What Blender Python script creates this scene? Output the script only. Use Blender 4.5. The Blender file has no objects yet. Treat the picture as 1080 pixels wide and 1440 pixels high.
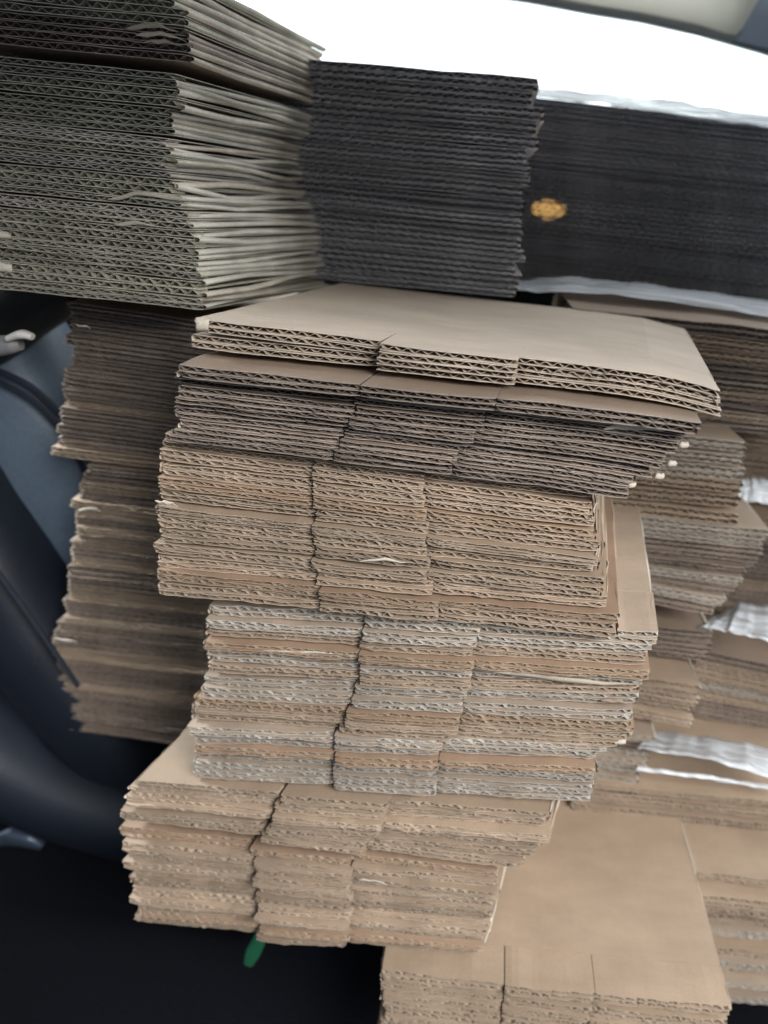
import bpy, math, random
import numpy as np
from mathutils import Matrix, Vector
R = math.radians
random.seed(7)
rng = np.random.default_rng(7)
scene = bpy.context.scene
COL = scene.collection

# ------------------------------------------------------------------ camera
CZ = 1.15                       # height of the phone above the ground
CAM = Vector((0, 0, CZ))
FPX = 1082.0                    # focal length in photo pixels (1080 x 1440)
PITCH, YAW, ROLL = R(22.5), R(5), R(6.3)
cd = bpy.data.cameras.new('camera')
cam = bpy.data.objects.new('camera', cd)
COL.objects.link(cam)
ROT = (Matrix.Rotation(YAW, 3, 'Z') @ Matrix.Rotation(R(90) - PITCH, 3, 'X') @ Matrix.Rotation(ROLL, 3, 'Z'))
cam.matrix_world = Matrix.Translation(CAM) @ ROT.to_4x4()
cd.sensor_fit = 'VERTICAL'
cd.sensor_height = 36.0
cd.lens = 36.0 * FPX / 1440.0
cd.clip_start = 0.01
cd.clip_end = 200
cd.dof.use_dof = True
cd.dof.focus_distance = 0.43
cd.dof.aperture_fstop = 5.0
scene.camera = cam

# ------------------------------------------------------------------ light
w = bpy.data.worlds.new('World')
scene.world = w
w.use_nodes = True
bg = w.node_tree.nodes['Background']
bg.inputs[0].default_value = (0.74, 0.86, 1.0, 1)
bg.inputs[1].default_value = 0.31

def area(name, loc, target, sx, sy, power, col):
    ld = bpy.data.lights.new(name, 'AREA')
    ld.shape = 'RECTANGLE'; ld.size = sx; ld.size_y = sy; ld.energy = power; ld.color = col
    o = bpy.data.objects.new(name, ld); COL.objects.link(o)
    o.location = loc
    o.rotation_euler = (Vector(target) - Vector(loc)).to_track_quat('-Z', 'Y').to_euler()
    return ld
# daylight falling in through the open door behind the phone
area('door_daylight', (0.95, -0.75, CZ + 0.85), (0.05, 0.42, CZ - 0.35), 1.1, 0.8, 50, (1.0, 0.98, 0.96))
# daylight of the side window left of the seat
side = area('side_window_daylight', (-0.72, 0.60, CZ + 0.26), (-0.33, 0.64, CZ - 0.12), 0.25, 0.2, 1.6, (0.86, 0.94, 1.0))
side.spread = R(60)
vs = scene.view_settings
vs.view_transform = 'Standard'; vs.look = 'None'; vs.gamma = 1; vs.exposure = 0
scene.render.engine = 'CYCLES'

# ------------------------------------------------------------------ helpers
def at(u, v, Y):
    """the point of the upright plane y = Y that the photo shows at pixel (u, v)"""
    d = ROT @ Vector(((u - 540) / FPX, -(v - 720) / FPX, -1))
    return CAM + d * (Y / d.y)

def at_z(u, v, Z):
    d = ROT @ Vector(((u - 540) / FPX, -(v - 720) / FPX, -1))
    return CAM + d * ((Z - CZ) / d.z)

def horizon(u):
    lo, hi = 0.0, 700.0
    for _ in range(40):
        m = (lo + hi) / 2
        if at(u, m, 1.0).z > CZ: lo = m
        else: hi = m
    return lo

def tag(o, label=None, cat=None, group=None, kind=None):
    if label: o['label'] = label
    if cat: o['category'] = cat
    if group: o['group'] = group
    if kind: o['kind'] = kind
    return o

def empty(name, loc, rot=(0, 0, 0)):
    o = bpy.data.objects.new(name, None)
    o.empty_display_size = 0.02
    COL.objects.link(o)
    o.location = loc; o.rotation_euler = rot
    return o

class MB:
    def __init__(s): s.v = []; s.f = []; s.m = []; s.n = 0; s.sm = []
    def add(s, verts, faces, mi=0, smooth=False):
        verts = np.asarray(verts, float).reshape(-1, 3)
        s.v.append(verts)
        faces = np.asarray(faces, int)
        s.f.append(faces + s.n); s.m.append(np.full(len(faces), mi)); s.sm.append(np.full(len(faces), smooth))
        s.n += len(verts)
    def build(s, name, mats, parent=None):
        me = bpy.data.meshes.new(name)
        V = np.concatenate(s.v); F = np.concatenate(s.f); M = np.concatenate(s.m); S = np.concatenate(s.sm)
        me.vertices.add(len(V)); me.vertices.foreach_set('co', V.ravel().astype(np.float32))
        me.loops.add(F.size); me.loops.foreach_set('vertex_index', F.ravel().astype(np.int32))
        me.polygons.add(len(F))
        me.polygons.foreach_set('loop_start', np.arange(0, F.size, 4, dtype=np.int32))
        me.polygons.foreach_set('material_index', M.astype(np.int32))
        me.polygons.foreach_set('use_smooth', S.astype(bool))
        me.update(calc_edges=True)
        for m in (mats if isinstance(mats, (list, tuple)) else [mats]): me.materials.append(m)
        o = bpy.data.objects.new(name, me)
        COL.objects.link(o)
        if parent: o.parent = parent
        return o

def grid_faces(nu, nv, closed_v=False):
    f = []
    for i in range(nu - 1):
        for j in range(nv if closed_v else nv - 1):
            a = i * nv + j; b = i * nv + (j + 1) % nv
            f.append((a, b, b + nv, a + nv))
    return f

# ------------------------------------------------------------------ materials
def new_mat(name):
    m = bpy.data.materials.new(name); m.use_nodes = True
    nt = m.node_tree
    return m, nt, nt.nodes['Principled BSDF']

def board_mat(name, col, var=0.09, streak=(30, 60, 60), rough=0.62, bump=0.15):
    m, nt, p = new_mat(name)
    N = nt.nodes; L = nt.links
    tc = N.new('ShaderNodeTexCoord')
    oi = N.new('ShaderNodeObjectInfo')
    mp = N.new('ShaderNodeMapping'); mp.inputs['Scale'].default_value = streak
    L.new(tc.outputs['Object'], mp.inputs['Vector'])
    n1 = N.new('ShaderNodeTexNoise'); n1.inputs['Scale'].default_value = 1.0; n1.inputs['Detail'].default_value = 5
    L.new(mp.outputs[0], n1.inputs['Vector'])
    n2 = N.new('ShaderNodeTexNoise'); n2.inputs['Scale'].default_value = 900; n2.inputs['Detail'].default_value = 2
    L.new(tc.outputs['Object'], n2.inputs['Vector'])
    n3 = N.new('ShaderNodeTexNoise'); n3.inputs['Scale'].default_value = 16; n3.inputs['Detail'].default_value = 6
    L.new(tc.outputs['Object'], n3.inputs['Vector'])
    def mul(a, b):
        x = N.new('ShaderNodeMath'); x.operation = 'MULTIPLY'; L.new(a, x.inputs[0])
        if isinstance(b, float): x.inputs[1].default_value = b
        else: L.new(b, x.inputs[1])
        return x.outputs[0]
    def rng_(src, lo, hi, f0=0.25, f1=0.75):
        r = N.new('ShaderNodeMapRange'); r.inputs[1].default_value = f0; r.inputs[2].default_value = f1
        r.inputs[3].default_value = lo; r.inputs[4].default_value = hi; L.new(src, r.inputs[0]); return r.outputs[0]
    f = mul(mul(rng_(n1.outputs[0], 1 - var, 1 + var), rng_(n2.outputs[0], 1 - var * .8, 1 + var * .8)), rng_(n3.outputs[0], 1 - var, 1 + var))
    sx = N.new('ShaderNodeSeparateColor'); L.new(oi.outputs['Color'], sx.inputs[0])
    f = mul(f, sx.outputs[0])
    vm = N.new('ShaderNodeVectorMath'); vm.operation = 'SCALE'
    vm.inputs[0].default_value = col; L.new(f, vm.inputs['Scale'])
    L.new(vm.outputs[0], p.inputs['Base Color'])
    p.inputs['Roughness'].default_value = rough
    p.inputs['Specular IOR Level'].default_value = 0.4
    b = N.new('ShaderNodeBump'); b.inputs['Strength'].default_value = bump; b.inputs['Distance'].default_value = 0.0006
    L.new(n2.outputs[0], b.inputs['Height'])
    if 'liner' in name:                      # the flutes show faintly through the liner
        wv = N.new('ShaderNodeTexWave'); wv.inputs['Scale'].default_value = 39.8; wv.inputs['Distortion'].default_value = .6
        L.new(tc.outputs['Object'], wv.inputs['Vector'])
        b2 = N.new('ShaderNodeBump'); b2.inputs['Strength'].default_value = .06; b2.inputs['Distance'].default_value = .0006
        L.new(wv.outputs['Fac'], b2.inputs['Height']); L.new(b2.outputs[0], b.inputs['Normal'])
    L.new(b.outputs[0], p.inputs['Normal'])
    return m

def plain_mat(name, col, rough=0.5, metal=0, noise=0.1, scale=60, bump=0.0, spec=0.4):
    m, nt, p = new_mat(name); N = nt.nodes; L = nt.links
    tc = N.new('ShaderNodeTexCoord'); n = N.new('ShaderNodeTexNoise'); n.inputs['Scale'].default_value = scale; n.inputs['Detail'].default_value = 5
    L.new(tc.outputs['Object'], n.inputs['Vector'])
    r = N.new('ShaderNodeMapRange'); r.inputs[1].default_value = .25; r.inputs[2].default_value = .75
    r.inputs[3].default_value = 1 - noise; r.inputs[4].default_value = 1 + noise; L.new(n.outputs[0], r.inputs[0])
    vm = N.new('ShaderNodeVectorMath'); vm.operation = 'SCALE'; vm.inputs[0].default_value = col
    L.new(r.outputs[0], vm.inputs['Scale']); L.new(vm.outputs[0], p.inputs['Base Color'])
    p.inputs['Roughness'].default_value = rough; p.inputs['Metallic'].default_value = metal; p.inputs['Specular IOR Level'].default_value = spec
    if bump:
        b = N.new('ShaderNodeBump'); b.inputs['Strength'].default_value = bump; b.inputs['Distance'].default_value = 0.001
        L.new(n.outputs[0], b.inputs['Height']); L.new(b.outputs[0], p.inputs['Normal'])
    return m

# every cardboard set: liner face, cut edge of the liner, fluting
KRAFT = [board_mat('kraft_liner', (.43, .325, .235)), board_mat('kraft_cut_edge', (.54, .44, .345), .2), board_mat('kraft_fluting', (.44, .35, .265), .15)]
RUST = [board_mat('rust_liner', (.40, .275, .19)), board_mat('rust_cut_edge', (.50, .38, .27), .2), board_mat('rust_fluting', (.42, .33, .245), .15)]
GREY = [board_mat('grey_liner', (.44, .35, .27)), board_mat('grey_cut_edge', (.58, .54, .48), .2), board_mat('grey_fluting', (.52, .49, .44), .15)]
SHADED_UMBER = [board_mat('shaded_umber_liner', (.31, .235, .18)), board_mat('shaded_umber_cut_edge', (.40, .34, .295), .3), board_mat('shaded_umber_fluting', (.20, .16, .135), .25)]  # darkened set: shade of upper block and back columns put into colour
COOL_LIT = [board_mat('cool_lit_liner', (.42, .40, .41)), board_mat('cool_lit_cut_edge', (.60, .59, .62), .25), board_mat('cool_lit_fluting', (.52, .51, .54), .2)]  # bluish daylight on the backlit stacks put into the board colour
GREEN_LIT = [board_mat('green_lit_liner', (.40, .37, .29)), board_mat('green_lit_cut_edge', (.54, .52, .43), .25), board_mat('green_lit_fluting', (.38, .36, .29), .2)]  # greenish light on the top left stack put into the board colour
CHALK = board_mat('chalk_crease', (.66, .63, .56), .15)
PALE = board_mat('pale_crease', (.60, .54, .45), .18)
TORN = board_mat('torn_paper', (.52, .44, .35), .15)
LIT_TAN = [board_mat('lit_tan_liner', (.54, .455, .37)), board_mat('lit_tan_cut_edge', (.60, .52, .43), .2), board_mat('lit_tan_fluting', (.44, .36, .28), .15)]  # lighter kraft: window light on the top sheet put into colour
SETS = dict(T=LIT_TAN, K=KRAFT, R=RUST, G=GREY, U=SHADED_UMBER, A=COOL_LIT, M=GREEN_LIT)

# ------------------------------------------------------------------ boards
def wob(n, amp, step):
    """a smooth random line of n samples"""
    k = max(2, int(n / step) + 2)
    return np.interp(np.linspace(0, k - 1, n), np.arange(k), rng.normal(0, amp, k))

def strip(mb, x, zlo, zhi, yf, yb, sb, ob, mf, mi_face, mi_edge, caps=True):
    """a sheet over the line x between two heights, from its ragged front edge to yb"""
    n = len(x)
    xb = x * sb + ob
    V = np.empty((n, 4, 3))
    V[:, 0] = np.stack([x, yf, zlo], 1); V[:, 1] = np.stack([x, yf, zhi], 1)
    V[:, 2] = np.stack([xb, np.full(n, yb), zhi], 1); V[:, 3] = np.stack([xb, np.full(n, yb), zlo], 1)
    i = np.arange(n - 1)[:, None] * 4
    fr = i + np.array([[0, 4, 5, 1]]); tp = i + np.array([[1, 5, 6, 2]]); bt = i + np.array([[0, 3, 7, 4]])
    base = mb.n
    mb.add(V.reshape(-1, 3), fr, mi_edge)
    mb.f.append(tp + base); mb.m.append(np.full(n - 1, mi_face)); mb.sm.append(np.full(n - 1, False))
    mb.f.append(bt + base); mb.m.append(np.full(n - 1, mi_face)); mb.sm.append(np.full(n - 1, False))
    if caps:
        e = (n - 1) * 4
        mb.f.append(np.array([[0, 1, 2, 3], [e, e + 3, e + 2, e + 1]]) + base)
        mb.m.append(np.full(2, mi_edge)); mb.sm.append(np.full(2, False))

def ply(mb, x0, x1, z0, h, yf0, yb, pitch, warp=None, sb=1.0, ob=0.0, crush=0.12, round_r=0.0, tl=0.00042, rag=0.00035, dens=6, tunnel=None, hole=.045):
    """one corrugated board: two liners with the fluting between them"""
    nw = max(2, (x1 - x0) / pitch)
    nm = int(nw * dens) + 2
    xm = np.linspace(x0, x1, nm)
    nl = max(4, int(nw * 1.5) + 2)
    xl = np.linspace(x0, x1, nl)
    hk = 1 - np.clip(np.abs(wob(nm, crush, dens * 3)), 0, .55)          # crushed places
    hl = np.interp(xl, xm, hk)
    wm = warp(xm) if warp else np.zeros(nm)
    wl = np.interp(xl, xm, wm)
    zs = wob(nm, 0.00018, dens * 4); zsl = np.interp(xl, xm, zs)
    def front(x, amp):
        y = yf0 + rng.normal(0, amp, len(x)) + wob(len(x), amp * 1.6, 6)
        if round_r > 0:
            for e in (x - x0, x1 - x):
                t = np.clip(1 - e / round_r, 0, 1)
                y = y + round_r * (1 - np.sqrt(np.clip(1 - t * t, 0, 1)))
        return y
    zt = z0 + wl + zsl + h * hl
    zb = z0 + wl + zsl
    strip(mb, xl, zt - tl, zt, front(xl, rag), yb, sb, ob, None, 0, 1)
    strip(mb, xl, zb, zb + tl, front(xl, rag), yb, sb, ob, None, 0, 1)
    ph = rng.uniform(0, 6.28) + wob(nm, 0.5, dens * 2)
    wv = np.sin(xm / pitch * 2 * math.pi + ph)
    wv = np.sign(wv) * np.abs(wv) ** 0.8
    H = h * hk
    tm = 0.00036
    zc = z0 + wm + zs + H / 2 + (H / 2 - tl - tm / 2) * wv * (1 - np.clip(np.abs(wob(nm, .15, dens)), 0, .6))
    ym = yb if tunnel is not None else min(yb, yf0 + hole + .004)
    k = (ym - yf0) / (yb - yf0)
    strip(mb, xm, zc - tm / 2, zc + tm / 2, front(xm, rag) + 0.0004, ym, sb, ob * k, None, 2, 2, caps=False)
    if tunnel is None:                       # added face stops light through the tunnels, set shallow to lighten holes
        yc = ym - .004
        obk = ob * (yc - yf0) / (yb - yf0)
        V = np.concatenate([np.stack([xl + obk, np.full(nl, yc), zb], 1), np.stack([xl + obk, np.full(nl, yc), zt], 1)])
        i = np.arange(nl - 1)[:, None]
        mb.add(V, i + np.array([[0, 1, nl + 1, nl]]), 2)

def fold(mb, side, xf, xb, z0, h, y0, y1, mi=0, bulge=0.0016, wav=0.0006):
    """the rounded crease along one side of a board"""
    ny = 8; na = 5
    ys = np.linspace(y0, y1, ny)
    xs = np.linspace(xf, xb, ny) + wob(ny, wav, 2)
    zz = wob(ny, wav * .7, 3)
    V = []
    for i in range(ny):
        for a in np.linspace(-1, 1, na):
            V.append((xs[i] + side * bulge * (math.sqrt(max(0, 1 - a * a)) - .35), ys[i], z0 + zz[i] + h * (.5 + .5 * a)))
    f = grid_faces(ny, na)
    mb.add(V, f, mi, True)

def slab(mb, x0, x1, y0, y1, z0, z1, sb=1.0, ob=0.0, mi=0):
    v = [(x0, y0, z0), (x1, y0, z0), (x1 * sb + ob, y1, z0), (x0 * sb + ob, y1, z0),
         (x0, y0, z1), (x1, y0, z1), (x1 * sb + ob, y1, z1), (x0 * sb + ob, y1, z1)]
    mb.add(v, [(0, 3, 2, 1), (4, 5, 6, 7), (0, 1, 5, 4), (1, 2, 6, 5), (2, 3, 7, 6), (3, 0, 4, 7)], mi)

F1, F2 = 0.366, 0.625           # where the flaps of the slotted boxes are cut

def slotted_box(loc, tilt, W, h, mats, depth=0.235, skew=0.0, mid=0.006, rz=0.0, flapd=0.05, pitch=0.0071, crush=.12, warp=None, lj=0.0, rj=0.0, rag=.00035, gap=.0002, hole=.004, s1=.0001, s2=.0):
    """a flattened slotted carton: two boards, three flaps each, folded at both sides"""
    o = empty('flattened_box', loc, (0, tilt, rz))
    xa, xd = -W / 2, W / 2
    xb, xc = xa + F1 * W, xa + F2 * W
    ob = skew * flapd
    for k in range(2):
        z0 = k * (h + gap)
        jl, jr, jm = rng.normal(0, .0008, 3)
        g1 = s1 + abs(rng.normal(0, .0005)); g2 = s2 + abs(rng.normal(0, .0002))
        for (a, b, yf) in ((xa + rng.normal(0, .0008), xb - g1, jl), (xb + .0004, xc - g2, -mid + jm), (xc + .0002, xd + rng.normal(0, .0008), jr - mid * .25)):
            mb = MB()
            ply(mb, a, b, z0, h, yf, flapd, pitch, warp, 1.0, ob, crush, .0012, rag=rag, hole=hole)
            mb.build('flap', mats, o)
    mb = MB()
    s2 = skew * depth
    nx = 9
    xs = np.linspace(xa, xd, nx); wz = warp(xs) if warp else np.zeros(nx)
    HT = 2 * h + gap
    for i in range(nx - 1):
        v = [(xs[i] + ob, flapd, wz[i]), (xs[i + 1] + ob, flapd, wz[i + 1]), (xs[i + 1] + s2, depth, wz[i + 1]), (xs[i] + s2, depth, wz[i]),
             (xs[i] + ob, flapd, wz[i] + HT - .0001), (xs[i + 1] + ob, flapd, wz[i + 1] + HT - .0001), (xs[i + 1] + s2, depth, wz[i + 1] + HT), (xs[i] + s2, depth, wz[i] + HT)]
        mb.add(v, [(0, 3, 2, 1), (4, 5, 6, 7), (0, 1, 5, 4), (2, 3, 7, 6)], 0)
    mb.build('panel', mats, o)
    for side, xx in ((-1, xa), (1, xd)):
        mb = MB()
        fold(mb, side, xx + ob, xx + s2, (wz[0] if side < 0 else wz[-1]), HT * .97, flapd, depth, 0)
        fold(mb, side, xx, xx + ob, (wz[0] if side < 0 else wz[-1]), h * .9, .0015, flapd, 0, .0006)
        fold(mb, side, xx, xx + ob, (wz[0] if side < 0 else wz[-1]) + h + gap, h * .9, .0015, flapd, 0, .0006)
        mb.build('fold_edge', [PALE if rng.random() < .5 else mats[1]], o)
    return o

def plain_box(loc, tilt, W, h, mats, depth=0.2, skew=0.0, rz=0.0, pitch=0.0082, crush=.1, warp=None, back_scale=1.0, back_off=0.0, fold_mat=None, folds=(-1, 1), dens=6, gap=.0004, rag=.00035, tunnel=None, wav=.0006, hole=.006):
    """a flattened box seen from its unslotted end: two boards lying on each other"""
    o = empty('flattened_box', loc, (0, tilt, rz))
    xa, xd = -W / 2, W / 2
    for k in range(2):
        mb = MB()
        jx = rng.normal(0, .0008, 2)
        ply(mb, xa + jx[0], xd + jx[1], k * (h + gap), h, rng.normal(0, .0009), depth, pitch, warp, back_scale, back_off + skew * depth, crush, .0014, dens=dens, rag=rag, tunnel=tunnel, hole=hole)
        p = mb.build('board', mats, o)
        mf = MB()
        for s, xx, wv in ((-1, xa, 0), (1, xd, -1)):
            if s in folds:
                wz = float(warp(np.array([xx]))[0]) if warp else 0.0
                fold(mf, s, xx, xx * back_scale + back_off + skew * depth, k * (h + gap) + wz + h * .06, h * .86, .0005, depth, 0, .0020 + abs(rng.normal(0, .0007)), wav)
        e = mf.build('fold_edge', [(fold_mat if fold_mat and rng.random() < .75 else None) or (PALE if rng.random() < .6 else mats[1])], p)
    return o

def lerp(a, b, t): return a + (b - a) * t

def stack(rows, Y, h, maker, mats, label, group, xj=.0015, yj=.0012, boxgap=.0006, ystep=None, special=None, rzj=.4, hj=.08, droop=0.0, shade=.09, **kw):
    """rows, top to bottom: (left px, left py, right px, right py) of the stack's front outline.
       Boxes are laid from the bottom up with their own thickness."""
    P = [(at(r[0], r[1], Y), at(r[2], r[3], Y)) for r in rows][::-1]
    zc = [((a.z + b.z) / 2) for a, b in P]
    z = zc[0]; out = []
    n = 0
    while True:
        hh = h * (1 + rng.normal(0, hj))
        hh = max(h * .7, hh)
        T = 2 * hh + .0004
        zt = z + T
        if zt > zc[-1] + .001: break
        i = 0
        while i < len(zc) - 2 and z > zc[i + 1]: i += 1
        t = min(1, max(0, (z - zc[i]) / (zc[i + 1] - zc[i])))
        A = P[i][0].lerp(P[i + 1][0], t); B = P[i][1].lerp(P[i + 1][1], t)
        g = (z - zc[0]) / max(1e-6, zc[-1] - zc[0])
        xl = A.x + rng.normal(0, xj); xr = B.x + rng.normal(0, xj)
        tilt = -math.atan2(B.z - A.z, B.x - A.x) + R(rng.normal(0, .12))
        y = Y + rng.normal(0, yj) + (ystep(g) if ystep else 0)
        W = xr - xl
        m = mats(g, n) if callable(mats) else mats
        amp = rng.normal(0, .0003)
        ph = rng.uniform(0, 6)
        warp = (lambda x, amp=amp, ph=ph, W=W: amp * np.sin(x / W * 5 + ph) - droop * np.clip((x / W - .28) / .22, 0, 1.2) ** 2)
        if 'tunnel' in kw: kw['tunnel'] = True if abs(z - CZ) < .035 else None
        o = maker(((xl + xr) / 2, y, z), tilt, W, hh, m, rz=R(rng.normal(0, rzj)), warp=warp, **kw)
        tag(o, label, 'box', group)
        out.append(o)
        c = float(np.clip(rng.normal(1, shade), .78, 1.22))
        for ch in o.children_recursive: ch.color = (c, c, c, 1)
        z = zt + boxgap * rng.uniform(.2, 2.0)
        n += 1
    k = len(out)
    for i, o in enumerate(out):
        o['label'] = label + ', ' + ORD[min(k - 1 - i, len(ORD) - 1)]
    return out

ORD = ['topmost'] + [w_ + ' from top' for w_ in 'second third fourth fifth sixth seventh eighth ninth tenth eleventh twelfth thirteenth fourteenth fifteenth sixteenth seventeenth eighteenth nineteenth twentieth twenty-first twenty-second twenty-third twenty-fourth twenty-fifth twenty-sixth twenty-seventh twenty-eighth twenty-ninth thirtieth thirty-first thirty-second thirty-third thirty-fourth thirty-fifth thirty-sixth'.split()]

def pick(keys):
    return lambda g, n: SETS[keys[int(rng.integers(len(keys)))]]

# ================================================================== the setting
def sheet(name, pts, mat, kind='structure'):
    mb = MB(); mb.add(pts, [tuple(range(4))]); return tag(mb.build(name, mat), kind=kind)

CARPET = plain_mat('shade_black_carpet', (.0045, .005, .0075), .95, noise=.5, scale=400, bump=.5, spec=.1)  # footwell shade put into the carpet colour
FLOOR_Z = CZ - 0.70
fl = sheet('car_floor', [(-1.6, -1.0, FLOOR_Z), (1.6, -1.0, FLOOR_Z), (1.6, 1.6, FLOOR_Z), (-1.6, 1.6, FLOOR_Z)], CARPET)

# bright overcast sky outside the far window
sm, nt, p = new_mat('overcast_sky'); nt.nodes.remove(p)
em = nt.nodes.new('ShaderNodeEmission'); em.inputs[0].default_value = (.93, .97, 1, 1); em.inputs[1].default_value = 3.2
nt.links.new(em.outputs[0], nt.nodes['Material Output'].inputs[0])
mb = MB(); V = []
for i in range(13):
    a = R(-75 + 150 * i / 12)
    for j in range(7):
        e = R(-8 + 62 * j / 6)
        V.append((6 * math.sin(a) * math.cos(e), 6 * math.cos(a) * math.cos(e), CZ + 6 * math.sin(e)))
mb.add(V, grid_faces(13, 7), 0, True)
tag(mb.build('sky', sm), kind='structure')

# unseen roof lining, near edge lowered to shade the upper stacks, rear cut short
LINING = plain_mat('roof_lining_cloth', (.50, .475, .42), .95, noise=.06, scale=300, bump=.2, spec=.1)
DARKTRIM = plain_mat('dark_trim', (.05, .055, .065), .6, noise=.1, scale=80)
mb = MB(); V = []
ny = 9
for i in range(ny):
    y = lerp(.17, .78, i / (ny - 1))
    for j in range(13):
        x = lerp(-1.3, 1.3, j / 12)
        V.append((x, y, CZ + .36 - .21 * max(0, (.5 - y) / .33) ** 1.6 - .04 * (x / 1.3) ** 2))
nV = len(V)
V2 = [(a, b, c + .03) for a, b, c in V]
f = grid_faces(ny, 13)
mb.add(V, f, 0, True); mb.add(V2, f, 0, True)
tag(mb.build('car_roof', LINING), kind='structure')

# ------------------------------------------------------------------ far window, its header and the visor
def ribbon(mb, top, bot, thick, mi=0):
    """solid band between two lines, thick towards +y"""
    n = len(top); V = []
    for a, b in zip(top, bot):
        a = Vector(a); b = Vector(b); t = Vector((0, thick, 0))
        V += [a, b, b + t, a + t]
    mb.add(V, grid_faces(n, 4, True), mi, True)
    mb.add([V[0], V[1], V[2], V[3]], [(0, 1, 2, 3)], mi); mb.add(V[-4:], [(3, 2, 1, 0)], mi)

WY = 1.06
win = empty('car_window', at(900, 250, WY))
tag(win, 'far side car window glaring white above the dark stacks', 'window')
loc0 = win.location.copy()
def loc(ps): return [Vector(p_) - loc0 for p_ in ps]
edge_px = [(430, -42), (600, -22), (745, 0), (830, 16), (905, 28), (985, 46), (1080, 73), (1180, 108), (1290, 150)]
mb = MB()
ribbon(mb, loc([at(u, v - 8, WY) for u, v in edge_px]), loc([at(u, v, WY) for u, v in edge_px]), .02)
seal = mb.build('window_seal', plain_mat('seal_rubber', (.16, .20, .21), .5), win)
gm, nt, p = new_mat('window_glass'); nt.nodes.remove(p)
tr = nt.nodes.new('ShaderNodeBsdfTransparent'); tr.inputs[0].default_value = (.93, .96, .96, 1)
gl = nt.nodes.new('ShaderNodeBsdfGlossy'); gl.inputs['Roughness'].default_value = .03
fr = nt.nodes.new('ShaderNodeFresnel'); fr.inputs[0].default_value = 1.45
mx = nt.nodes.new('ShaderNodeMixShader')
nt.links.new(fr.outputs[0], mx.inputs[0]); nt.links.new(tr.outputs[0], mx.inputs[1]); nt.links.new(gl.outputs[0], mx.inputs[2])
nt.links.new(mx.outputs[0], nt.nodes['Material Output'].inputs[0])
mb = MB()
bot_px = [(u - 25, 420 + (u - 430) * .11) for u, v in edge_px]
ribbon(mb, loc([at(u, v - 4, WY + .008) for u, v in edge_px]), loc([at(u, v, WY + .008) for u, v in bot_px]), .004)
mb.build('glass', gm, win)

vis = empty('sun_visor', at(900, 0, WY - .06))
tag(vis, 'cream cloth sun visor with curved grey edge above the bright window', 'sun visor')
VISOR, nt, p = new_mat('visor_cloth')
p.inputs['Base Color'].default_value = (.62, .60, .53, 1); p.inputs['Roughness'].default_value = .9
tl_ = nt.nodes.new('ShaderNodeBsdfTranslucent')
tcv = nt.nodes.new('ShaderNodeTexCoord'); nz = nt.nodes.new('ShaderNodeTexNoise'); nz.inputs['Scale'].default_value = 18
nt.links.new(tcv.outputs['Object'], nz.inputs['Vector'])
cr = nt.nodes.new('ShaderNodeValToRGB'); cr.color_ramp.elements[0].color = (.84, .83, .76, 1); cr.color_ramp.elements[1].color = (.93, .92, .86, 1)
nt.links.new(nz.outputs[0], cr.inputs[0]); nt.links.new(cr.outputs[0], tl_.inputs[0])
mxv = nt.nodes.new('ShaderNodeMixShader'); mxv.inputs[0].default_value = .8  # translucency added so the sky behind brightens the panel
nt.links.new(p.outputs[0], mxv.inputs[1]); nt.links.new(tl_.outputs[0], mxv.inputs[2]); nt.links.new(mxv.outputs[0], nt.nodes['Material Output'].inputs[0])
loc0 = vis.location.copy()
VY = WY - .05
mb = MB()
lo = [(560, -38), (740, -12), (830, 5), (905, 17), (985, 34), (1022, 46), (1036, 48), (1043, 40)]
hi = [(560, -200), (740, -200), (830, -200), (905, -190), (985, -160), (1040, -120), (1070, -70), (1085, -30)]
ribbon(mb, loc([at(u, v, VY) for u, v in hi]), loc([at(u, v, VY) for u, v in lo]), .004)
mb.build('visor_panel', VISOR, vis)
mb = MB()
lo2 = [(u, v + 7) for u, v in lo]
ribbon(mb, loc([at(u, v - 3, VY + .006) for u, v in lo]), loc([at(u, v, VY + .006) for u, v in lo2]), .02)
mb.build('trim_edge', plain_mat('grey_trim_edge', (.30, .31, .30), .7), vis)
pil = empty('window_pillar', at(1070, 20, WY - .02))
tag(pil, 'slate blue roof pillar at the top right corner', 'pillar')
loc0 = pil.location.copy()
mb = MB()
ribbon(mb, loc([at(u, v, WY - .012) for u, v in ((1010, -160), (1100, -160), (1300, -160))]), loc([at(u, v, WY - .012) for u, v in ((1020, 50), (1085, 66), (1290, 140))]), .03)
mb.build('pillar_cover', plain_mat('slate_plastic', (.42, .50, .62), .6, noise=.05), pil)

# ================================================================== the stacks
GA = 'flattened boxes of the front tower'
# ---- front tower, upper dark block
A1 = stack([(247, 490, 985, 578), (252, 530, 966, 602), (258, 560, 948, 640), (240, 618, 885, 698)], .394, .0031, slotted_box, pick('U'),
           'shaded umber box with open flutes in block below tan top sheet', 'dark fluted block of the front tower', xj=.002, yj=.0008, boxgap=.0003, skew=.12, mid=.0025, crush=.06, hj=.04, hole=.03, droop=.002)
# ---- the two boxes on top
A0 = stack([(277, 444, 1016, 532), (270, 488, 1012, 569)], .408, .0034, slotted_box, pick('T'),
           'tan flattened box at the very top of the front tower', 'top pair of the front tower', xj=.001, depth=.24, skew=.16, mid=.010, boxgap=.0002, hj=.02, crush=.012, hole=.02, droop=.006, flapd=.03, shade=.03)
if A0: A0[-1]['label'] = 'wide tan flattened box lying open on top of the front tower'
if A1: A1[-1]['label'] = 'shaded umber flattened box jutting out just below the top pair'
if A1: A1[-1].location.y -= .012
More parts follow.
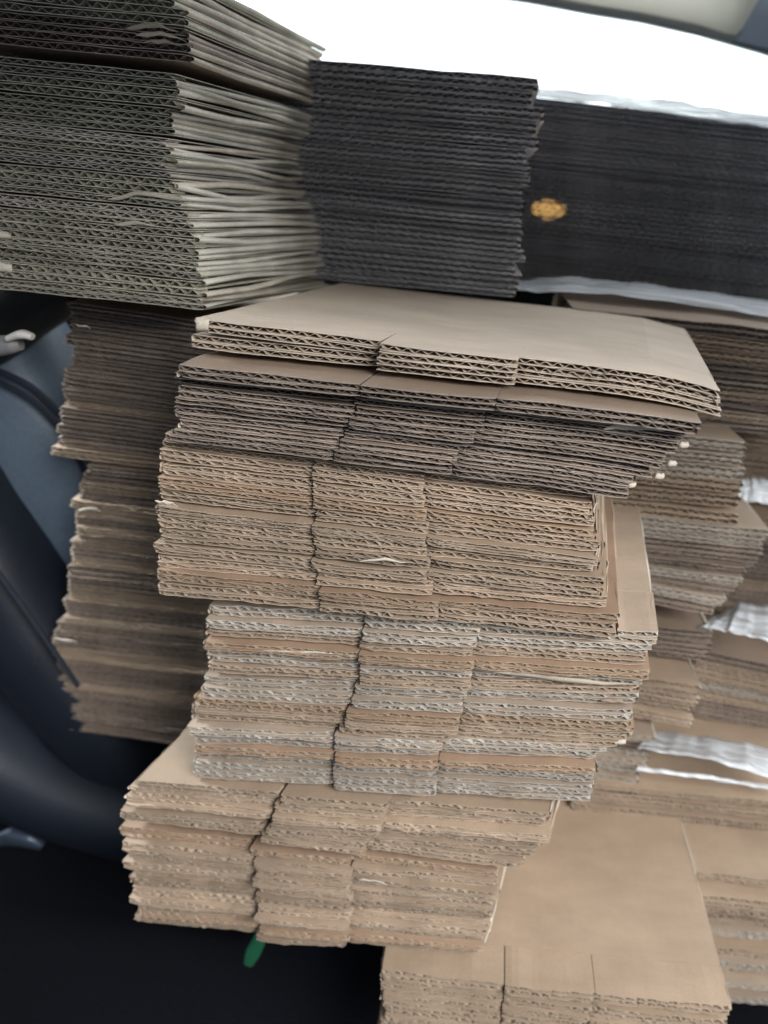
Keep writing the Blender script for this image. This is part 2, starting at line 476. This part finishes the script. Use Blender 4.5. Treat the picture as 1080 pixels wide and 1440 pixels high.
# ---- light brown block
B = stack([(217, 612, 833, 684), (216, 700, 836, 775), (219, 790, 852, 850), (220, 834, 872, 896)], .392, .0034, slotted_box, pick('KKKRK'),
          'light brown flattened box in block below the shaded umber ones', 'light brown block of the front tower', yj=.0012, boxgap=.0005, skew=.12, mid=.0035, ystep=lambda g: .012 * g, crush=.16)
# ---- pale grey and rust striped block
def cmats(g, n):
    return SETS['GGGRGGKKRGGKGRKGGRGG'[n % 20]]
C = stack([(290, 850, 926, 884), (288, 905, 908, 945), (290, 960, 900, 985), (270, 1000, 880, 1040), (268, 1040, 845, 1065), (270, 1090, 833, 1128)], .400, .0033, slotted_box, cmats,
          'flattened box in the grey and rust striped middle block', 'striped grey block of the front tower', yj=.0013, boxgap=.0006, skew=.12, mid=.004, crush=.14)
for o in C:
    if o.children[0].data.materials[0] == RUST[0]: o.location.y -= .004
if C: C[-1]['label'] = 'flattened box with bare brown corner showing right of the light brown block'
# ---- lower blocks
D = stack([(205, 1086, 778, 1140), (180, 1125, 775, 1170), (172, 1150, 740, 1218)], .396, .0033, slotted_box, pick('KKG'),
          'flattened box in fanned block just below the striped block', 'fanned block of the front tower', yj=.0018, skew=.25, mid=.006, crush=.2, s1=.0012)
E = stack([(165, 1165, 705, 1225), (180, 1215, 695, 1262), (195, 1300, 682, 1345)], .398, .0034, slotted_box, pick('KKKR'),
          'flattened box in lowest tower block over the black footwell', 'lowest block of the front tower', yj=.0018, skew=.2, mid=.006, crush=.2, s1=.0012)

# ---- broad pile that carries the tower
zF = at(780, 1392, .385).z
Frow = [(536, 1348, 1040, 1402), (532, 1470, 985, 1520)]
Fp = stack(Frow, .385, .0042, slotted_box, pick('K'), 'tan flattened box in broad pile under the tower', 'broad pile at the bottom', skew=.02, mid=.001, crush=.15, depth=.28, flapd=.03, shade=.03, s1=.0002)
if Fp: Fp[-1]['label'] = 'broad bare tan flattened box at the bottom, right of the black footwell'

# ---- shaded column left behind the tower
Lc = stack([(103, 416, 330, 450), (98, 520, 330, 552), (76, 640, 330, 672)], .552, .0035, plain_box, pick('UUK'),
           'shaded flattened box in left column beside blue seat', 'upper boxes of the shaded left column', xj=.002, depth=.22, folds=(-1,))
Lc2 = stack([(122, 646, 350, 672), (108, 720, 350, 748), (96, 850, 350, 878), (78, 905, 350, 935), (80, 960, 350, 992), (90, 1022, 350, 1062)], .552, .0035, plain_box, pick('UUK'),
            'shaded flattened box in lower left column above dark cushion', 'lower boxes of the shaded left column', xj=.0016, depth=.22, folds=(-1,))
# ---- big stack top left
zb = at(280, 432, .50)
LT = stack([(-190, 52, 242, 94), (-190, 150, 240, 192), (-190, 225, 236, 268), (-190, 262, 268, 306), (-190, 388, 286, 436)], .485, .0036, plain_box, pick('MMMG'),
           'box with pale creases in the big top left stack', 'flattened boxes of the top left stack', xj=.002, yj=.001, depth=.215, back_scale=1.0, back_off=.050, folds=(1,), fold_mat=CHALK, crush=.06, hj=.12, wav=.0020, boxgap=.0006, hole=.010)
LT2 = stack([(-190, -112, 236, -68), (-190, 44, 262, 88)], .483, .0042, plain_box, pick('MU'),
            'flattened box in top bundle of the big left stack', 'top bundle of the left stack', xj=.003, yj=.003, depth=.215, back_off=.045, folds=(1,), rzj=.7, wav=.0012)
# ---- dark stack in the middle
M = stack([(395, 64, 757, 98), (395, 120, 752, 150), (395, 240, 740, 272), (395, 386, 722, 418)], .655, .0040, plain_box, pick('A'),
          'box in dark middle stack standing on the tan sheet', 'flattened boxes of the dark middle stack', xj=.0036, depth=.16, pitch=.0084, folds=(1,), fold_mat=LIT_TAN[1], crush=.07, hole=.012)
# ---- dark stack on the right
N_ = stack([(700, 132, 1180, 186), (700, 260, 1180, 312), (690, 400, 1180, 458)], .86, .0040, plain_box, pick('A'),
          'box in dark right stack with amber glow', 'flattened boxes of the dark right stack', xj=.002, depth=.14, pitch=.0098, folds=(-1,), crush=.05, dens=5, skew=at(772, horizon(772), 1.0).x, tunnel=True, rzj=.1, hole=.012)
# ---- column on the right
R1 = stack([(800, 432, 1150, 472), (800, 580, 1150, 618)], .645, .0040, plain_box, pick('UK'),
           'dark flattened box at head of right column behind tower', 'upper boxes of the right column', depth=.17, folds=(1,), dens=5)
if R1: R1[-1]['label'] = 'tan topped flattened box under the plastic film on the right'
R2 = stack([(790, 588, 1050, 612), (790, 712, 1036, 738)], .60, .0044, plain_box, pick('KG'),
           'tan flattened box in evenly striped part of right column', 'tan boxes of the right column', depth=.2, folds=(1,), dens=5, boxgap=.002)
R3 = stack([(790, 712, 1076, 742), (790, 770, 1062, 800), (790, 825, 1002, 864)], .595, .0038, plain_box, pick('UGU'),
           'greyish flattened box at mid height of right column', 'greyish boxes of the right column', depth=.2, folds=(1,), dens=5)
R4 = stack([(790, 862, 1000, 884), (790, 905, 990, 930)], .60, .0040, plain_box, pick('UK'),
           'shaded box in right column left of crumpled film patch', 'shaded boxes of the right column', depth=.2, folds=(1,), dens=5)
R5 = stack([(790, 934, 986, 960), (790, 990, 970, 1020)], .57, .0040, plain_box, pick('K'),
           'tan box in right column beside the striped block', 'tan lower boxes of the right column', depth=.2, folds=(1,), dens=5)
R6 = stack([(770, 1010, 925, 1035), (770, 1098, 890, 1118)], .56, .0040, plain_box, pick('GU'),
           'grey flattened box low behind the striped block', 'grey lowest boxes of the right column', depth=.2, folds=(1,), dens=5)
# ---- far right pile behind the column
Q1 = stack([(985, 590, 1230, 620), (985, 690, 1230, 720)], .72, .0042, plain_box, pick('K'),
           'flattened box at right edge above short film strip', 'upper boxes of the far right pile', depth=.15, folds=(-1,), dens=5)
Q2 = stack([(985, 712, 1230, 740), (985, 858, 1230, 888)], .72, .0042, plain_box, pick('UK'),
           'shaded box at right edge between short and crumpled film', 'middle boxes of the far right pile', depth=.15, folds=(-1,), dens=5)
Q3 = stack([(978, 902, 1230, 960), (972, 1030, 1230, 1075)], .66, .0042, plain_box, pick('UGK'),
           'flattened box at right edge above the wide film strip', 'lower boxes of the far right pile', depth=.2, folds=(-1,), dens=5)
Q4 = stack([(800, 1074, 1230, 1120), (800, 1186, 1230, 1235)], .565, .0042, plain_box, pick('K'),
           'tan flattened box just under the wide film strip', 'tan boxes under the lowest film', depth=.2, folds=(-1,), dens=5, yj=.006, boxgap=.002)
Q5 = stack([(984, 1214, 1230, 1244), (935, 1392, 1230, 1420)], .50, .0042, plain_box, pick('KKG'),
           'tan flattened box in pile at the lower right edge', 'boxes at the lower right edge', depth=.2, folds=(-1,), dens=5, yj=.006, boxgap=.003)

# ================================================================== cabin behind and beside the stacks
DOORCARD = plain_mat('black_door_card', (.012, .013, .016), .8, noise=.2, scale=120, bump=.2)
mb = MB(); V = []
for i in range(15):
    x = lerp(-1.4, 1.4, i / 14)
    for (y, z) in ((1.20, CZ + .07), (1.12, CZ + .06), (1.08, CZ + .02), (1.11, CZ - .2), (1.07, CZ - .3), (1.08, FLOOR_Z + .004)):
        V.append((x, y, z - .03 * (x > 0) * x))
mb.add(V, grid_faces(15, 6), 0, True)
tag(mb.build('car_door_panel', DOORCARD), kind='structure')

# ------------------------------------------------------------------ blue seat on the left
LEATHER = plain_mat('slate_blue_leather', (.12, .165, .22), .42, noise=.12, scale=240, bump=.25, spec=.5)
LEATHER_SHADED = plain_mat('shaded_leather', (.013, .018, .028), .5, noise=.12, scale=240, bump=.25, spec=.4)  # same leather, shade of the lower seat put into its colour
THREAD = plain_mat('dark_seam', (.02, .028, .042), .8)
BLACKP = plain_mat('black_plastic', (.008, .009, .011), .6, noise=.2, scale=90)

def sweep(mb, path, ra, rb, up=(0, 0, 1), na=20, power=2.6, mi=0):
    """closed superellipse body swept along a path; ra across, rb in depth"""
    path = [Vector(p_) for p_ in path]
    # resample smoothly
    m = 6; pts = []; RA = []; RB = []
    n = len(path)
    for i in range(n - 1):
        p0 = path[max(i - 1, 0)]; p1 = path[i]; p2 = path[i + 1]; p3 = path[min(i + 2, n - 1)]
        for k in range(m):
            t = k / m
            pts.append(.5 * ((2 * p1) + (p2 - p0) * t + (2 * p0 - 5 * p1 + 4 * p2 - p3) * t * t + (3 * p1 - p0 - 3 * p2 + p3) * t ** 3))
            RA.append(lerp(ra[i], ra[i + 1], t)); RB.append(lerp(rb[i], rb[i + 1], t))
    pts.append(path[-1]); RA.append(ra[-1]); RB.append(rb[-1])
    V = []
    for i, p_ in enumerate(pts):
        d = (pts[min(i + 1, len(pts) - 1)] - pts[max(i - 1, 0)]).normalized()
        dep = Vector((0, 1, 0)); dep = (dep - d * dep.dot(d)).normalized()
        acr = d.cross(dep)
        for j in range(na):
            a = 2 * math.pi * j / na
            c, s_ = math.cos(a), math.sin(a)
            c = math.copysign(abs(c) ** (2 / power), c); s_ = math.copysign(abs(s_) ** (2 / power), s_)
            V.append(p_ + acr * (c * RA[i]) + dep * (s_ * RB[i]))
    mb.add(V, grid_faces(len(pts), na, True), mi, True)
    for ring, c0 in ((0, pts[0]), (len(pts) - 1, pts[-1])):
        W_ = [V[ring * na + j] for j in range(na)] + [c0]
        mb.add(W_, [(j, (j + 1) % na, na, na) for j in range(0)] or [(j, j + 1, (j + 2) % na, na) for j in range(0, na, 2)], mi, True)

seat = empty('car_seat', at(-20, 800, .62))
tag(seat, 'slate blue leather car seat left of the stacked boxes', 'car seat')
loc0 = seat.location.copy()
def seat_part(name, px, Y, ra, rb, mat):
    mb = MB()
    sweep(mb, loc([at(u, v, Y) for u, v in px]), ra, rb)
    return mb.build(name, mat, seat)
br = seat_part('backrest', [(-170, 300), (-40, 480), (10, 560), (75, 660), (130, 760), (170, 840)], .68, [.10, .085, .085, .085, .07, .05], [.05, .06, .07, .07, .06, .05], LEATHER)
for k, px in enumerate(([(-60, 500), (0, 522), (50, 548), (92, 592), (120, 640)], [(-60, 512), (0, 538), (50, 566), (92, 612), (120, 665)])):
    mb = MB()
    sweep(mb, loc([at(u, v, .612) for u, v in px]), [.0022] * 5, [.004] * 5, na=8, power=2)
    o = mb.build('seam', THREAD, br)
bo = seat_part('side_bolster', [(-90, 640), (0, 790), (60, 890), (140, 1010), (190, 1090)], .60, [.045, .048, .048, .045, .03], [.05, .06, .06, .05, .04], LEATHER_SHADED)
mb = MB()
sweep(mb, loc([at(u, v, .538) for u, v in ((-60, 730), (10, 822), (60, 892), (110, 965))]), [.0016] * 4, [.003] * 4, na=8, power=2)
mb.build('seam', THREAD, bo)
cu = seat_part('cushion', [(-160, 880), (-20, 1010), (120, 1085), (320, 1150)], .60, [.06, .05, .045, .04], [.07, .08, .08, .07], LEATHER_SHADED)
# grey buckle at the seat's shoulder
bk = empty('seat_belt_buckle', at(22, 482, .5)); tag(bk, 'grey and white belt buckle at the left edge above the blue seat', 'buckle')
loc0 = bk.location.copy()
mb = MB(); sweep(mb, loc([at(u, v, .5) for u, v in ((-40, 488), (0, 486), (20, 484), (30, 484))]), [.006, .007, .006, .004], [.008, .008, .008, .004], na=14)
mb.build('housing', plain_mat('grey_plastic', (.22, .22, .22), .5), bk)
mb = MB(); sweep(mb, loc([at(u, v, .492) for u, v in ((12, 476), (30, 470), (46, 474))]), [.002, .003, .002], [.004, .005, .003], na=12)
mb.build('release_button', plain_mat('white_plastic', (.62, .60, .56), .4), bk)
# black cloth over the seat's shoulder
ht = empty('head_restraint', at(20, 425, .6)); tag(ht, 'black head restraint hidden under the big top left stack', 'head restraint')
loc0 = ht.location.copy()
mb = MB(); sweep(mb, loc([at(u, v, .62) for u, v in ((-120, 470), (-30, 440), (30, 418), (110, 395))]), [.05, .045, .035, .02], [.05, .05, .04, .03], na=16)
mb.build('pad', BLACKP, ht)
# lever glinting in the footwell
lv = empty('seat_lever', at(20, 1185, .55)); tag(lv, 'grey metal seat lever glinting in the black footwell', 'lever')
loc0 = lv.location.copy()
mb = MB(); sweep(mb, loc([at(u, v, .55) for u, v in ((-40, 1186), (0, 1180), (20, 1176), (42, 1180), (60, 1190))]), [.006, .007, .010, .009, .004], [.006, .006, .008, .008, .004], na=12)
mb.build('handle', plain_mat('dull_metal', (.10, .13, .18), .4, metal=.6), lv)
# green tag
gt = empty('green_tag', at(357, 1335, .46)); tag(gt, 'green plastic tag hanging under the lowest boxes', 'tag')
loc0 = gt.location.copy()
mb = MB(); sweep(mb, loc([at(u, v, .46) for u, v in ((372, 1300), (366, 1318), (356, 1340), (349, 1356))]), [.003, .006, .0065, .004], [.002, .003, .003, .002], na=14, power=3)
gto = mb.build('tag_body', plain_mat('green_plastic', (.02, .13, .065), .5, noise=.1), gt)
mb = MB(); sweep(mb, loc([at(u, v, .46) for u, v in ((376, 1285), (374, 1293), (372, 1302))]), [.001] * 3, [.001] * 3, na=8)
mb.build('loop', plain_mat('green_cord', (.02, .10, .05), .7), gt)

# ================================================================== plastic film
fm, nt, p = new_mat('clear_plastic_film')
N = nt.nodes; L = nt.links
p.inputs['Base Color'].default_value = (.90, .95, 1.0, 1); p.inputs['Roughness'].default_value = .25
p.inputs['Specular IOR Level'].default_value = .9; p.inputs['Alpha'].default_value = .7
tc = N.new('ShaderNodeTexCoord'); mp = N.new('ShaderNodeMapping'); mp.inputs['Scale'].default_value = (9, 160, 260)
ns = N.new('ShaderNodeTexNoise'); ns.inputs['Scale'].default_value = 1; ns.inputs['Detail'].default_value = 4
L.new(tc.outputs['Object'], mp.inputs[0]); L.new(mp.outputs[0], ns.inputs['Vector'])
b = N.new('ShaderNodeBump'); b.inputs['Strength'].default_value = .5; b.inputs['Distance'].default_value = .003
L.new(ns.outputs[0], b.inputs['Height']); L.new(b.outputs[0], p.inputs['Normal'])
rp = N.new('ShaderNodeMapRange'); rp.inputs[1].default_value = .35; rp.inputs[2].default_value = .6; rp.inputs[3].default_value = .25; rp.inputs[4].default_value = .95
L.new(ns.outputs[0], rp.inputs[0]); L.new(rp.outputs[0], p.inputs['Alpha'])

def polyline(px, n):
    px = np.array(px, float); t = np.linspace(0, 1, len(px)); q = np.linspace(0, 1, n)
    return np.stack([np.interp(q, t, px[:, 0]), np.interp(q, t, px[:, 1])], 1)
def film(top, bot, Yt, Yb, label, amp=.0010, n=70, m=11):
    a = polyline(top, n); b_ = polyline(bot, n)
    o0 = at(*bot[0], Yb); V = []
    ripple = np.stack([wob(n, .7, 11) for _ in range(m)], 1)
    side = [wob(n, amp * .8, 4), wob(n, amp * .8, 4)]
    for i in range(n):
        A = at(a[i][0], a[i][1], Yt); B_ = at(b_[i][0], b_[i][1], Yb)
        for j in range(m):
            t = j / (m - 1)
            P_ = A.lerp(B_, t)
            z = amp * (ripple[i, j] * .9 + 1.2 * math.sin(math.pi * t)) + lerp(side[0][i], side[1][i], t) * .8
            V.append(P_ + Vector((0, -.3 * z, z)) - o0)
    mb = MB(); mb.add(V, grid_faces(n, m), 0, True)
    o = mb.build('plastic_film', fm); o.location = o0
    sd = o.modifiers.new('thickness', 'SOLIDIFY'); sd.thickness = .0002
    return tag(o, label, 'plastic film', 'loose plastic film on the stacks')
film([(725, 396), (800, 390), (900, 398), (1000, 410), (1100, 425)], [(722, 408), (800, 411), (880, 417), (1000, 432), (1100, 450)], .79, .70, 'long rumpled film strip lying below the dark right stack')
film([(757, 122), (850, 132), (960, 146), (1100, 165)], [(750, 138), (850, 146), (960, 162), (1100, 182)], .90, .845, 'thin film edge along the top of the dark right stack', amp=.0012)
film([(1038, 674), (1060, 672), (1110, 678)], [(1034, 704), (1060, 707), (1110, 716)], .70, .665, 'short film strip at the right edge, topmost of three beside the column')
film([(1005, 866), (1040, 848), (1110, 852)], [(984, 882), (1030, 888), (1110, 914)], .68, .60, 'crumpled film patch at the right edge at mid height', amp=.0014)
film([(918, 1028), (1000, 1036), (1110, 1056)], [(896, 1052), (1000, 1068), (1110, 1104)], .60, .535, 'wide film strip at the right edge above the tan pile', amp=.0014)
film([(896, 1078), (1000, 1090), (1110, 1108)], [(894, 1084), (1000, 1097), (1110, 1116)], .552, .548, 'thin film strand lying under the wide film strip', amp=.001, m=5)

# ================================================================== torn liners, part of single boxes
def mat_of(o): return Matrix.LocRotScale(o.location, o.rotation_euler, None)
def torn(boxes, px, wpx, Y, mat=TORN, curl=.002):
    """a flat ragged strip of liner torn loose along the front of the box nearest to it"""
    c = [at(u, v, Y) for u, v in px]
    zc = sum(p_.z for p_ in c) / len(c)
    box = min(boxes, key=lambda b_: abs(b_.location.z - zc))
    inv = mat_of(box).inverted()
    n = 22; q = np.linspace(0, 1, n); t = np.linspace(0, 1, len(c))
    xs, ys, zs = [np.interp(q, t, [p_[k] for p_ in c]) for k in range(3)]
    zs = zs + wob(n, .0004, 5)
    env = np.clip(np.minimum(q / .12, (1 - q) / .45), 0, 1)
    up = wpx / FPX * .16 * env * np.clip(1 + wob(n, .35, 4), .2, 1.6)
    dn = wpx / FPX * .16 * env * np.clip(1 + wob(n, .4, 3), .2, 1.6)
    lf = np.abs(wob(n, curl * .12, 9)) + .0003
    V = []
    for i in range(n):
        for s_, o_ in ((1, up[i]), (0, 0), (-1, -dn[i])):
            V.append(inv @ Vector((xs[i], ys[i] - lf[i] * (1.0 if s_ < 1 else .15), zs[i] + o_)))
    mb = MB(); mb.add(V, grid_faces(n, 3), 0, True)
    o = mb.build('torn_liner', mat, box)
    sd = o.modifiers.new('thickness', 'SOLIDIFY'); sd.thickness = .0003
    return o
def tab(boxes, u, v, wpx, hpx, Y):
    """a bent pale corner at the end of a flap"""
    c = at(u, v, Y)
    box = min(boxes, key=lambda b_: abs(b_.location.z - c.z))
    inv = mat_of(box).inverted()
    w_, h_ = wpx / FPX * .42 / 2, hpx / FPX * .42 / 2
    V = []
    for i in range(5):
        a = i / 4
        for j in range(4):
            b_ = j / 3
            V.append(inv @ (c + Vector(((a - .5) * 2 * w_ + rng.normal(0, .0002), .002 * a * a + .0015 * (b_ - .5) ** 2 * 4 + rng.normal(0, .0002), (b_ - .5) * 2 * h_ * (1 - .15 * a) + rng.normal(0, .0002)))))
    mb = MB(); mb.add(V, grid_faces(5, 4), 0, True)
    o = mb.build('bent_corner', PALE, box)
    sd = o.modifiers.new('thickness', 'SOLIDIFY'); sd.thickness = .0003
torn(A1, [(848, 602), (890, 598), (930, 606), (962, 600)], 11, .391, PALE)
for u, v in ((888, 684), (928, 672), (946, 654), (962, 628)): tab(A1, u, v, 12, 9, .396)
tab(A0, 283, 458, 16, 18, .404)
torn(B, [(218, 704), (232, 706), (250, 712)], 7, .391, PALE)
torn(B, [(505, 790), (540, 786), (580, 792)], 5, .388, PALE)
torn(C, [(370, 914), (430, 917), (480, 918), (522, 928)], 5, .397, PALE)
tab(C, 300, 908, 16, 9, .400)
torn(C, [(690, 944), (780, 954), (850, 962), (900, 962)], 10, .397, TORN)
torn(C, [(845, 984), (865, 986), (888, 990)], 6, .397, RUST[0])
tab(C, 284, 1000, 18, 9, .400)
tab(C, 872, 1046, 18, 10, .400)
torn(E, [(505, 1236), (525, 1238), (545, 1242)], 7, .388, PALE)
tab(E, 690, 1264, 14, 11, .398); tab(E, 676, 1338, 12, 10, .398)
torn(LT2, [(176, 40), (215, 36), (252, 44)], 9, .482, TORN)
torn(LT2, [(190, 52), (225, 48), (262, 58)], 8, .482, PALE)
torn(LT2, [(200, 60), (230, 58), (258, 64)], 6, .482, TORN)
torn(LT, [(150, 282), (190, 272), (250, 278), (275, 284)], 9, .484, PALE)
torn(LT, [(160, 316), (190, 312), (235, 320)], 7, .484, PALE)
tab(LT, 2, 332, 24, 16, .484); tab(LT, 4, 376, 26, 18, .484)
torn(Lc, [(105, 456), (118, 458), (128, 462)], 4, .524, PALE)
torn(Lc2, [(76, 898), (92, 900), (108, 902)], 9, .523, PALE)
torn(Lc2, [(110, 718), (125, 714), (142, 718)], 6, .523, PALE)

# ------------------------------------------------------------------ amber glow added behind the stack to show through the open flutes
am, nt, p = new_mat('added_amber_emission')
p.inputs['Base Color'].default_value = (.9, .45, .08, 1); p.inputs['Emission Color'].default_value = (1.0, .56, .16, 1); p.inputs['Emission Strength'].default_value = .9
AX = at(772, horizon(772), 1.03)
added_glow = empty('added_amber_glow', AX); tag(added_glow, 'added amber glow showing through the flutes of the dark right stack', 'added_glow')
mb = MB(); sweep(mb, [(-.020, 0, 0), (-.016, 0, 0), (0, 0, 0), (.016, 0, 0), (.020, 0, 0)], [.002, .007, .012, .007, .002], [.003, .006, .008, .006, .003], na=16)
mb.build('lens', am, added_glow)  # glowing body of the added amber spot
mb = MB(); sweep(mb, [(-.034, .015, 0), (0, .015, 0), (.034, .015, 0)], [.024, .027, .024], [.006, .006, .006], na=16, power=4)
mb.build('glow_backing', BLACKP, added_glow)
